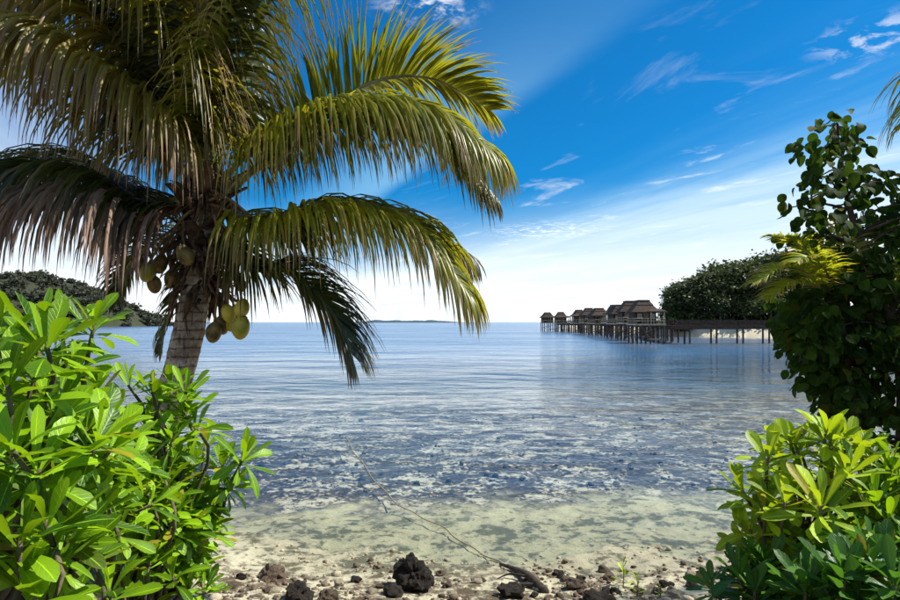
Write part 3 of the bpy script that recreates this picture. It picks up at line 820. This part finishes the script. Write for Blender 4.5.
def stones():
    rnd = random.Random(77)
    def place(x, y, w, me, mat, label, group=None, h=1.0, sink=.25):
        # march to the ground along the line of sight to find where it lies
        d = 5.0
        while d < 25:
            p = P(x, y, d)
            if p.z < height(p.x, p.y): break
            d += .03
        s = w/600*d/2
        m2 = me.copy(); m2.materials.clear(); m2.materials.append(MATS[mat])
        o = obj('stone', m2); o.scale = (s, s, s*h)
        o.location = (p.x, d, height(p.x, d)+s*h*.75*(1-sink*2)); o.rotation_euler = (0, 0, rnd.uniform(0, 6.28))
        tag(o, label, 'stone', group)
        return o
    place(413, 588, 33, stone_mesh('stone', 1, .55, 4), 'rock_dark', 'largest black jagged stone standing up from the sand', h=1.25, sink=.1)
    place(393, 596, 20, stone_mesh('stone', 12, .5), 'rock_dark', 'low black stone leaning against the largest black stone', h=.8)
    place(272, 580, 26, stone_mesh('stone', 3, .6), 'rock_mid', 'brown hollowed stone alone on pale sand near the shrubs', h=.9)
    place(299, 600, 26, stone_mesh('stone', 4, .6), 'rock_dark', 'dark brown jagged stone beside the hollowed stone', h=1.0)
    place(328, 601, 18, stone_mesh('stone', 5, .55), 'rock_mid', 'small brown pointed stone between the two dark stones', h=1.0)
    place(598, 604, 28, stone_mesh('stone', 6, .5), 'rock_dark', 'dark low stone next to the yellow-green seedling', h=.7)
    place(575, 589, 18, stone_mesh('stone', 7, .5), 'rock_mid', 'small dark stone between the driftwood and the seedling', h=.8)
    place(512, 596, 24, stone_mesh('stone', 8, .5), 'rock_dark', 'black stone under the driftwood branch', h=.8)
    mid = [stone_mesh('stone', 20+k, .5, 2) for k in range(6)]
    for k in range(52):
        x = rnd.uniform(190, 720); y = 566+34*rnd.random()**.55
        if 395 < x < 432: continue
        place(x, y, rnd.uniform(6, 12), rnd.choice(mid), rnd.choice(('rock_mid', 'rock_mid', 'rock_dark', 'coral_stone')), 'small rough stone among the rubble strewn along the beach', 'small stones strewn along the beach', h=rnd.uniform(.7, 1.0))
    # finer rubble, far too many to count
    base = [stone_mesh('s', 40+k, .5, 1) for k in range(5)]
    A = []
    for me in base:
        v = np.empty(len(me.vertices)*3, dtype=np.float32); me.vertices.foreach_get('co', v)
        A.append((v.reshape(-1, 3), np.array([p.vertices[:] for p in me.polygons])))
    def scatter(name, mat, n, yr, size, seed, label, bias):
        r = random.Random(seed); V, F, b = [], [], 0
        for i in range(n):
            y = yr[0]+(yr[1]-yr[0])*r.random()**bias; x = r.uniform(-.78, .72)*y
            if noise.noise(Vector((x*1.1, y*1.1, seed))) < -.05: continue
            s = size*math.exp(r.gauss(0, .45)); v, f = r.choice(A)
            a = r.uniform(0, 6.28); c_, s_ = math.cos(a), math.sin(a)
            q = v*s; V.append(np.stack([q[:, 0]*c_-q[:, 1]*s_+x, q[:, 0]*s_+q[:, 1]*c_+y, q[:, 2]+height(x, y)+s*.2], 1)); F.append(f+b); b += len(v)
        o = obj(name, np_mesh(name, np.concatenate(V), np.concatenate(F)), mat)
        tag(o, label, 'rubble', kind='stuff')
    scatter('beach_rubble', 'rock_mid', 1900, (6.2, 9.0), .022, 1, 'fine brown rubble littering the top of the sand beach', 1.5)
    scatter('coral_gravel', 'coral_stone', 1500, (6.2, 9.6), .020, 2, 'pale broken coral pieces scattered over the beach', 1.3)
    scatter('reef_rubble', 'rock_dark', 900, (14, 28), .04, 3, 'dark coral rubble lying under the shallow water', 1.2)
    scatter('reef_sand_stones', 'coral_stone', 600, (13, 28), .05, 4, 'pale coral heads lying under the shallow water', 1.2)
stones()

def drift_and_rope():
    g = lambda x, y: Vector((x, y, height(x, y)))
    def on(x, y):
        d = 5.0
        while d < 40:
            p = P(x, y, d)
            if p.z < max(0, height(p.x, p.y)): break
            d += .02
        return Vector((p.x, d, max(0.004, height(p.x, d))))
    pts = [on(*q) for q in ((345, 437), (356, 455), (372, 477), (392, 500), (415, 515), (440, 527), (465, 545), (488, 558), (506, 566))]
    o0 = pts[0].copy(); m = MB(); cp = catmull(pts, 60)
    m.tube([p-o0+Vector((.03*math.sin(i*.7), 0, .012)) for i, p in enumerate(cp)], .012, 6)
    o = m.build('mooring_rope', 'rope', None, True); o.location = o0
    tag(o, 'thin grey mooring rope running from the beach out into the shallow water', 'rope')
    b = on(545, 594)
    t = thing('driftwood', 'dark driftwood branch lying on the rubble at the end of the rope', 'driftwood', b)
    a = on(500, 566)
    d = a-b
    m = MB(); m.tube(catmull([Vector((0, 0, .02)), d*.35+Vector((0, 0, .10)), d*.7+Vector((.02, 0, .06)), d+Vector((0, 0, .02))], 14), [.060-.040*i/14 for i in range(15)], 8, True, .12, random.Random(2))
    m.build('branch', 'driftwood', t, True)
    m = MB(); m.tube(catmull([d*.3+Vector((0, 0, .09)), d*.45+Vector((-.18, -.05, .10)), d*.5+Vector((-.34, -.10, .03))], 8), [.022-.015*i/8 for i in range(9)], 6, True, .12, random.Random(3))
    m.build('twig', 'driftwood', t, True)
    m = MB(); m.tube(catmull([d*.15+Vector((0, 0, .05)), d*.2+Vector((-.22, -.02, .04)), d*.1+Vector((-.36, -.05, .02))], 8), [.03-.02*i/8 for i in range(9)], 6, True, .12, random.Random(4))
    m.build('twig', 'driftwood', t, True)
    # seedling
    def sprout(px, py, n, L, seed, label, me):
        rnd = random.Random(seed); b = on(px, py); b.z = height(b.x, b.y)
        t = thing('seedling', label, 'plant', b)
        m = MB(); m.tube([Vector((0, 0, -.02)), Vector((.01, 0, L*.6)), Vector((.0, 0, L*1.1))], [.008, .006, .003], 5); st = m.build('stem', 'twig', t, True)
        for k in range(n):
            f = k/n; a = k*2.4; th = R(70-55*f)
            d = Vector((math.cos(a)*math.sin(th), math.sin(a)*math.sin(th), math.cos(th)))
            lo = bpy.data.objects.new('leaf', me[k % len(me)]); col.objects.link(lo); lo.parent = t
            lo.matrix_local = leaf_matrix(Vector((0, 0, L*(.15+.95*f))), d, Vector((-d.x, -d.y, 1)), L*(.55-.15*f)*rnd.uniform(.85, 1.15))
    sprout(623, 588, 11, .30, 1, 'small yellow-green seedling standing on the sandy rubble', LIME)
    sprout(637, 597, 9, .22, 2, 'low leafy seedling just beside the taller yellow-green seedling', LIME)
    sprout(660, 598, 8, .14, 3, 'tiny green seedling between the seedlings and the dark shrub', SHRUB)
drift_and_rope()

# ------------------------------------------------------------------ overwater bungalows and jetty
def hip(m, cx, cy, z0, z1, w0, d0, w1, d1, th=.12):
    vs = []
    for (w, d, z) in ((w0, d0, z0-th), (w0, d0, z0), (w1, d1, z1)):
        for (a, b) in ((-1, -1), (1, -1), (1, 1), (-1, 1)): vs.append((cx+a*w/2, cy+b*d/2, z))
    fs = [(3, 2, 1, 0), (8, 9, 10, 11)]
    for l in (0, 4):
        for i in range(4): fs.append((l+i, l+(i+1) % 4, l+4+(i+1) % 4, l+4+i))
    m.add(vs, fs)

def bungalow():
    t = thing('overwater_bungalow', 'x', 'bungalow', (0, 0, 0), 0, 'bungalows standing on piles in a row over the lagoon')
    dk = 3.25
    m = MB(); m.box((0, 0, dk), (5.2, 7.2, .26)); m.build('deck', 'timber_pale', t)
    for x in (-2.3, 0, 2.3):
        for y in (-3.2, 0, 3.2):
            m = MB(); m.tube([(x, y, -6.0), (x, y, dk-.131)], .17, 8); m.build('pile', 'pile_wood', t)
    for y in (-3.3, 3.3):
        m = MB(); m.tube([(-2.3, y, 1.1), (2.3, y, 2.8)], .07, 5); m.build('brace', 'timber_dark', t)
    m = MB(); m.box((-.5, .6, dk+.13+1.05), (3.8, 4.6, 2.1)); wl = m.build('wall', 'timber_dark', t)
    for (x, w) in ((-1.5, .8), (.75, .8)):
        m = MB(); m.box((x, -1.74, dk+1.45), (w, .08, .9)); wn = m.build('window', 'timber_pale', t)
        m = MB(); m.box((x, -1.80, dk+1.45), (w-.16, .06, .74)); m.build('pane', 'pane', wn)
    m = MB(); m.box((-.4, -1.75, dk+1.13), (.95, .09, 1.98)); dr = m.build('door', 'timber', t)
    m = MB(); m.box((1.435, .6, dk+1.3), (.08, 1.6, 1.2)); m.build('window', 'pane', t)
    m = MB(); hip(m, -.5, .5, dk+2.2, dk+3.45, 5.0, 6.0, 2.7, 3.6); hip(m, -.5, .5, dk+3.44, dk+4.15, 2.95, 3.9, 1.9, 2.7, .16)
    rf = m.build('roof', 'thatch', t)
    m = MB(); m.box((-.5, .5, dk+4.22), (2.05, 2.85, .16)); m.build('ridge_cap', 'timber_dark', rf)
    m = MB(); m.box((-.5, -1.06, dk+3.74), (1.5, .06, .5)); m.build('gable_vent', 'timber', rf)
    m = MB(); hip(m, 1.2, -1.2, dk+2.28, dk+2.75, 3.2, 4.6, 1.4, 2.6, .14); m.build('porch_roof', 'thatch', t)
    for (x, y) in ((2.4, -3.2), (.1, -3.2), (2.4, .6)):
        m = MB(); m.box((x, y, dk+1.15), (.16, .16, 2.04)); m.build('post', 'timber_pale', t)
    m = MB()
    for (x0, y0, x1, y1) in ((-2.5, -3.5, 2.5, -3.5), (2.5, -3.5, 2.5, 3.5), (-2.5, -3.5, -2.5, 3.5)):
        for z in (.5, .95): m.tube([(x0, y0, dk+.13+z), (x1, y1, dk+.13+z)], .045, 4)
        for k in range(6): 
            q = k/5; m.box((x0+(x1-x0)*q, y0+(y1-y0)*q, dk+.13+.49), (.08, .08, .98))
    m.build('railing', 'timber_pale', t)
    m = MB(); m.box((.6, -4.3, .75), (2.6, 1.5, .16)); m.build('landing', 'timber', t)
    for x in (-.5, 1.7):
        m = MB(); m.tube([(x, -4.9, -6), (x, -4.9, 1.1)], .12, 7); m.build('pile', 'pile_wood', t)
    m = MB()
    for k in range(7): m.box((-1.9+.28*k, -3.95, dk-.25-.35*k), (.30, .9, .06))
    m.build('stairs', 'timber', t)
    return t

def resort():
    pos = [(33.6, 103), (36.2, 119), (38.0, 133), (40.5, 149), (41.0, 163), (42.6, 182), (43, 202), (41.5, 222), (39.5, 240)]
    words = ['standing nearest the jetty', 'second along the row from the jetty', 'third along the row from the jetty', 'fourth along the row from the jetty', 'fifth along the row from the jetty', 'sixth along the row from the jetty', 'seventh along the row from the jetty', 'eighth along the row from the jetty', 'at the far seaward end of the row']
    b0 = bungalow(); bs = [b0]+[copy_tree(b0) for _ in pos[1:]]
    rnd = random.Random(4)
    for i, (b, p, w) in enumerate(zip(bs, pos, words)):
        b.location = (p[0], p[1], 0); b.rotation_euler = (0, 0, rnd.uniform(-.10, .06))
        k = rnd.uniform(.93, 1.05); b.scale = (k*(-1 if i in (3, 6) else 1), k*rnd.uniform(.95, 1.05), rnd.uniform(.96, 1.05))
        b['label'] = 'thatched brown overwater bungalow '+w
    # jetty: behind the row, then across to the headland
    def run(t, pts, w):
        for (a, b) in zip(pts[:-1], pts[1:]):
            a = Vector(a); b = Vector(b); d = b-a; L = d.length; an = math.atan2(d.y, d.x); c = (a+b)/2
            m = MB(); m.box((c.x, c.y, 2.70), (L+w*.5, w, .6), an); m.build('deck', 'timber_dark', t)
            nrm = Vector((-math.sin(an), math.cos(an), 0))
            for s in (-1, 1):
                m = MB()
                for z in (3.18, 3.40, 3.62, 3.84): m.box((c.x+nrm.x*s*(w/2-.1), c.y+nrm.y*s*(w/2-.1), z), (L, .08, .15), an)
                k = int(L/2.2)
                for j in range(k+1):
                    q = a+d*(j/k)+nrm*s*(w/2-.1); m.box((q.x, q.y, 3.42), (.14, .14, .84), an)
                m.build('railing', 'timber_dark', t)
            k = max(1, int(L/4.5))
            for j in range(k):
                for s in (-1, 1):
                    q = a+d*((j+.5)/k)+nrm*s*(w/2-.3)
                    m = MB(); m.tube([(q.x, q.y, -6.5), (q.x, q.y, 2.45)], .16, 7); m.build('pile', 'pile_wood', t)
    t = thing('jetty', 'dark timber jetty on piles joining the bungalows to the wooded headland', 'jetty', (0, 0, 0))
    run(t, [(36.9, 99, 0), (70, 104, 0), (110, 112, 0)], 2.2)
    t2 = thing('boardwalk', 'dark timber boardwalk on piles running behind the row of bungalows', 'boardwalk', (0, 0, 0))
    run(t2, [(38.6, 101.8, 0), (47, 150, 0), (48.5, 200, 0), (44.5, 246, 0)], 1.8)
resort()

# ------------------------------------------------------------------ wooded headland, hill and islet
def crown_mesh(seed, rx, rz, zc, nclump, per, leaf):
    r = np.random.default_rng(seed)
    C = r.normal(size=(nclump, 3)); C /= np.linalg.norm(C, axis=1)[:, None]
    C *= (r.random(nclump)**.40)[:, None]
    C[:, 2] = np.where(C[:, 2] < -.55, -C[:, 2]*.4, C[:, 2])
    C = C*np.array([rx, rx, rz])+np.array([0, 0, zc])
    ctr = np.repeat(C, per, 0)+r.normal(size=(nclump*per, 3))*np.array([.16, .16, .13])*rx
    n = len(ctr); d = r.normal(size=(n, 3)); d[:, 2] = d[:, 2]*.5-.2; d /= np.linalg.norm(d, axis=1)[:, None]
    w = np.cross(d, r.normal(size=(n, 3))); w /= np.linalg.norm(w, axis=1)[:, None]
    s = leaf*(.6+.8*r.random(n))[:, None]
    V = np.stack([ctr, ctr+d*s*.55+w*s*.32, ctr+d*s, ctr+d*s*.55-w*s*.32], 1).reshape(-1, 3)
    F = np.arange(n*4).reshape(-1, 4)
    return np_mesh('crown', V, F, np.tile([(0, 0), (0, .5), (.5, 1), (1, .5)], (n, 1)))

def land_mesh(name, fn, x0, x1, y0, y1, nx, ny):
    xs = np.linspace(x0, x1, nx); ys = np.linspace(y0, y1, ny)
    V = [(x, y, fn(x, y)) for y in ys for x in xs]
    i = np.arange(nx*ny).reshape(ny, nx)
    F = np.stack([i[:-1, :-1], i[:-1, 1:], i[1:, 1:], i[1:, :-1]], -1).reshape(-1, 4)
    return np_mesh(name, V, F, smooth=True)

def headland():
    def hz(x, y):
        yc = 185-.10*(x-60); sh = 135-.13*(x-55)+2.0*math.sin(x*.13)
        a = sst(sh-4, sh+9, y)*sst(50, 60, x+.1*(y-150)); b = sst(330, 240, y)*sst(420, 300, x)
        k = a*b
        return -4+5.0*k+1.5*sst(.6, 1, k)+.3*k*noise.noise(Vector((x*.1, y*.1, 2)))
    o = obj('headland', land_mesh('headland', hz, 30, 420, 60, 340, 130, 130), 'headland_soil')
    tag(o, 'low sandy headland carrying a dense wood', kind='structure')
    rnd = random.Random(9)
    kinds = []
    for k in range(6):
        h = 1.0
        t = thing('tree', 'dense dark green tree in the wood on the sandy headland', 'tree', (0, 0, 0), 0, 'trees of the wood on the headland')
        rx = 4.4+.5*(k % 3); rz = 4.2+.5*(k % 2); zc = 8.0
        m = MB(); m.tube(catmull([(0, 0, -1), (.2, .1, 4), (-.2, .2, 8), (0, 0, 11)], 12), [.42*(1-.75*i/12) for i in range(13)], 7)
        for q in range(4):
            a = q*1.6+k; m.tube([(0, 0, 5+q*.6), (math.cos(a)*1.8, math.sin(a)*1.8, 7+q*.5), (math.cos(a)*3.2, math.sin(a)*3.2, 8.5+q*.5)], [.16, .11, .05], 5)
        m.build('trunk', 'tree_bark', t, True)
        obj('crown', crown_mesh(100+k, rx, rz, zc, 85, 62, .75), 'far_leaf', t)
        kinds.append(t)
    # (x pixel of the trunk, distance, crown top above the sea in metres)
    spots = []
    for (px, d, top) in ((676, 156, 10.5), (684, 152, 13), (695, 158, 15), (706, 150, 15.5), (712, 160, 17), (722, 156, 18), (733, 152, 17.5), (742, 160, 19.5), (752, 150, 18.5), (760, 158, 20.5), (772, 152, 20), (782, 160, 21.5), (795, 150, 21), (808, 158, 22),
                         (690, 168, 15.5), (728, 170, 19), (765, 168, 21), (820, 150, 21), (838, 158, 22), (856, 150, 21.5), (875, 158, 22), (895, 150, 21), (920, 156, 22), (945, 150, 21),
                         (698, 149, 9.5), (720, 147, 10.5), (745, 146, 10), (770, 145, 11), (672, 151, 8), (795, 144, 11), (815, 143, 10)):
        spots.append(((px-450)/600*d, d, top))
    for i, (x, y, top) in enumerate(spots):
        t = kinds[i] if i < 6 else copy_tree(kinds[rnd.randint(0, 5)])
        s = top/13.0
        g = hz(x, y)
        t.location = (x, y, max(g, 0)-.1); t.rotation_euler = (0, 0, rnd.uniform(0, 6.28)); w = max(.72, min(1.35, s*rnd.uniform(.92, 1.1))); t.scale = (w, w, (top*1.04-max(g, 0))/13.0)
headland()

def hill():
    def hz(x, y):
        r1 = math.exp(-((x+350)/62)**2-((y-520)/120)**2); r2 = math.exp(-((x+470)/100)**2-((y-560)/150)**2); r3 = math.exp(-((x+285)/28)**2-((y-500)/60)**2)
        return -9+40*r1+46*r2+14*r3+3*noise.noise(Vector((x*.02, y*.02, 0)))
    o = obj('hill', land_mesh('hill', hz, -800, -60, 300, 900, 90, 70), 'hill_soil')
    tag(o, 'steep dark green hill across the water', kind='structure')
    r = random.Random(13); V, F, U, b = [], [], [], 0
    cm = [crown_mesh(200+k, 3.4, 3.0, 1.5, 12, 14, 2.0) for k in range(4)]
    A = []
    for me in cm:
        v = np.empty(len(me.vertices)*3, dtype=np.float32); me.vertices.foreach_get('co', v); A.append(v.reshape(-1, 3))
    for i in range(1500):
        x = r.uniform(-560, -200); y = r.uniform(370, 640); z = hz(x, y)
        if z < -1.5 or r.random() > 1.25-(y-420)/260: continue
        v = r.choice(A)*r.uniform(.7, 1.4); V.append(v+np.array([x, y, z], dtype=np.float32)); F.append(np.arange(len(v)).reshape(-1, 4)+b); b += len(v)
    o = obj('forest', np_mesh('forest', np.concatenate(V), np.concatenate(F), np.zeros((b, 2))), 'hill_leaf')
    tag(o, 'low scrubby forest covering the hill across the water', 'forest', kind='stuff')
    def iz(x, y):
        k = math.exp(-((x+215)/290)**4)*math.exp(-((y-3000)/250)**2)
        return -8+26*k*(.75+.35*noise.noise(Vector((x*.012, y*.004, 3))))+3*k*noise.noise(Vector((x*.06, 0, 1)))
    o = obj('islet', land_mesh('islet', iz, -650, 330, 2500, 3500, 160, 20), 'islet_haze_blue')
    tag(o, 'low distant islet on the horizon', kind='structure')
hill()

def undergrowth():
    r = random.Random(31); V, F, b = [], [], 0
    A = []
    for k in range(3):
        me = crown_mesh(300+k, 2.0, 1.6, 1.3, 16, 40, .55)
        v = np.empty(len(me.vertices)*3, dtype=np.float32); me.vertices.foreach_get('co', v); A.append(v.reshape(-1, 3))
    for i in range(150):
        px = r.uniform(664, 960); d = r.uniform(147, 162); x = (px-450)/600*d
        v = r.choice(A)*r.uniform(.8, 1.5); V.append(v+np.array([x, d, 1.6], dtype=np.float32)); F.append(np.arange(len(v)).reshape(-1, 4)+b); b += len(v)
    o = obj('undergrowth', np_mesh('undergrowth', np.concatenate(V), np.concatenate(F), np.zeros((b, 2))), 'far_leaf')
    tag(o, 'dark tangled undergrowth filling the foot of the wood', 'undergrowth', kind='stuff')
undergrowth()
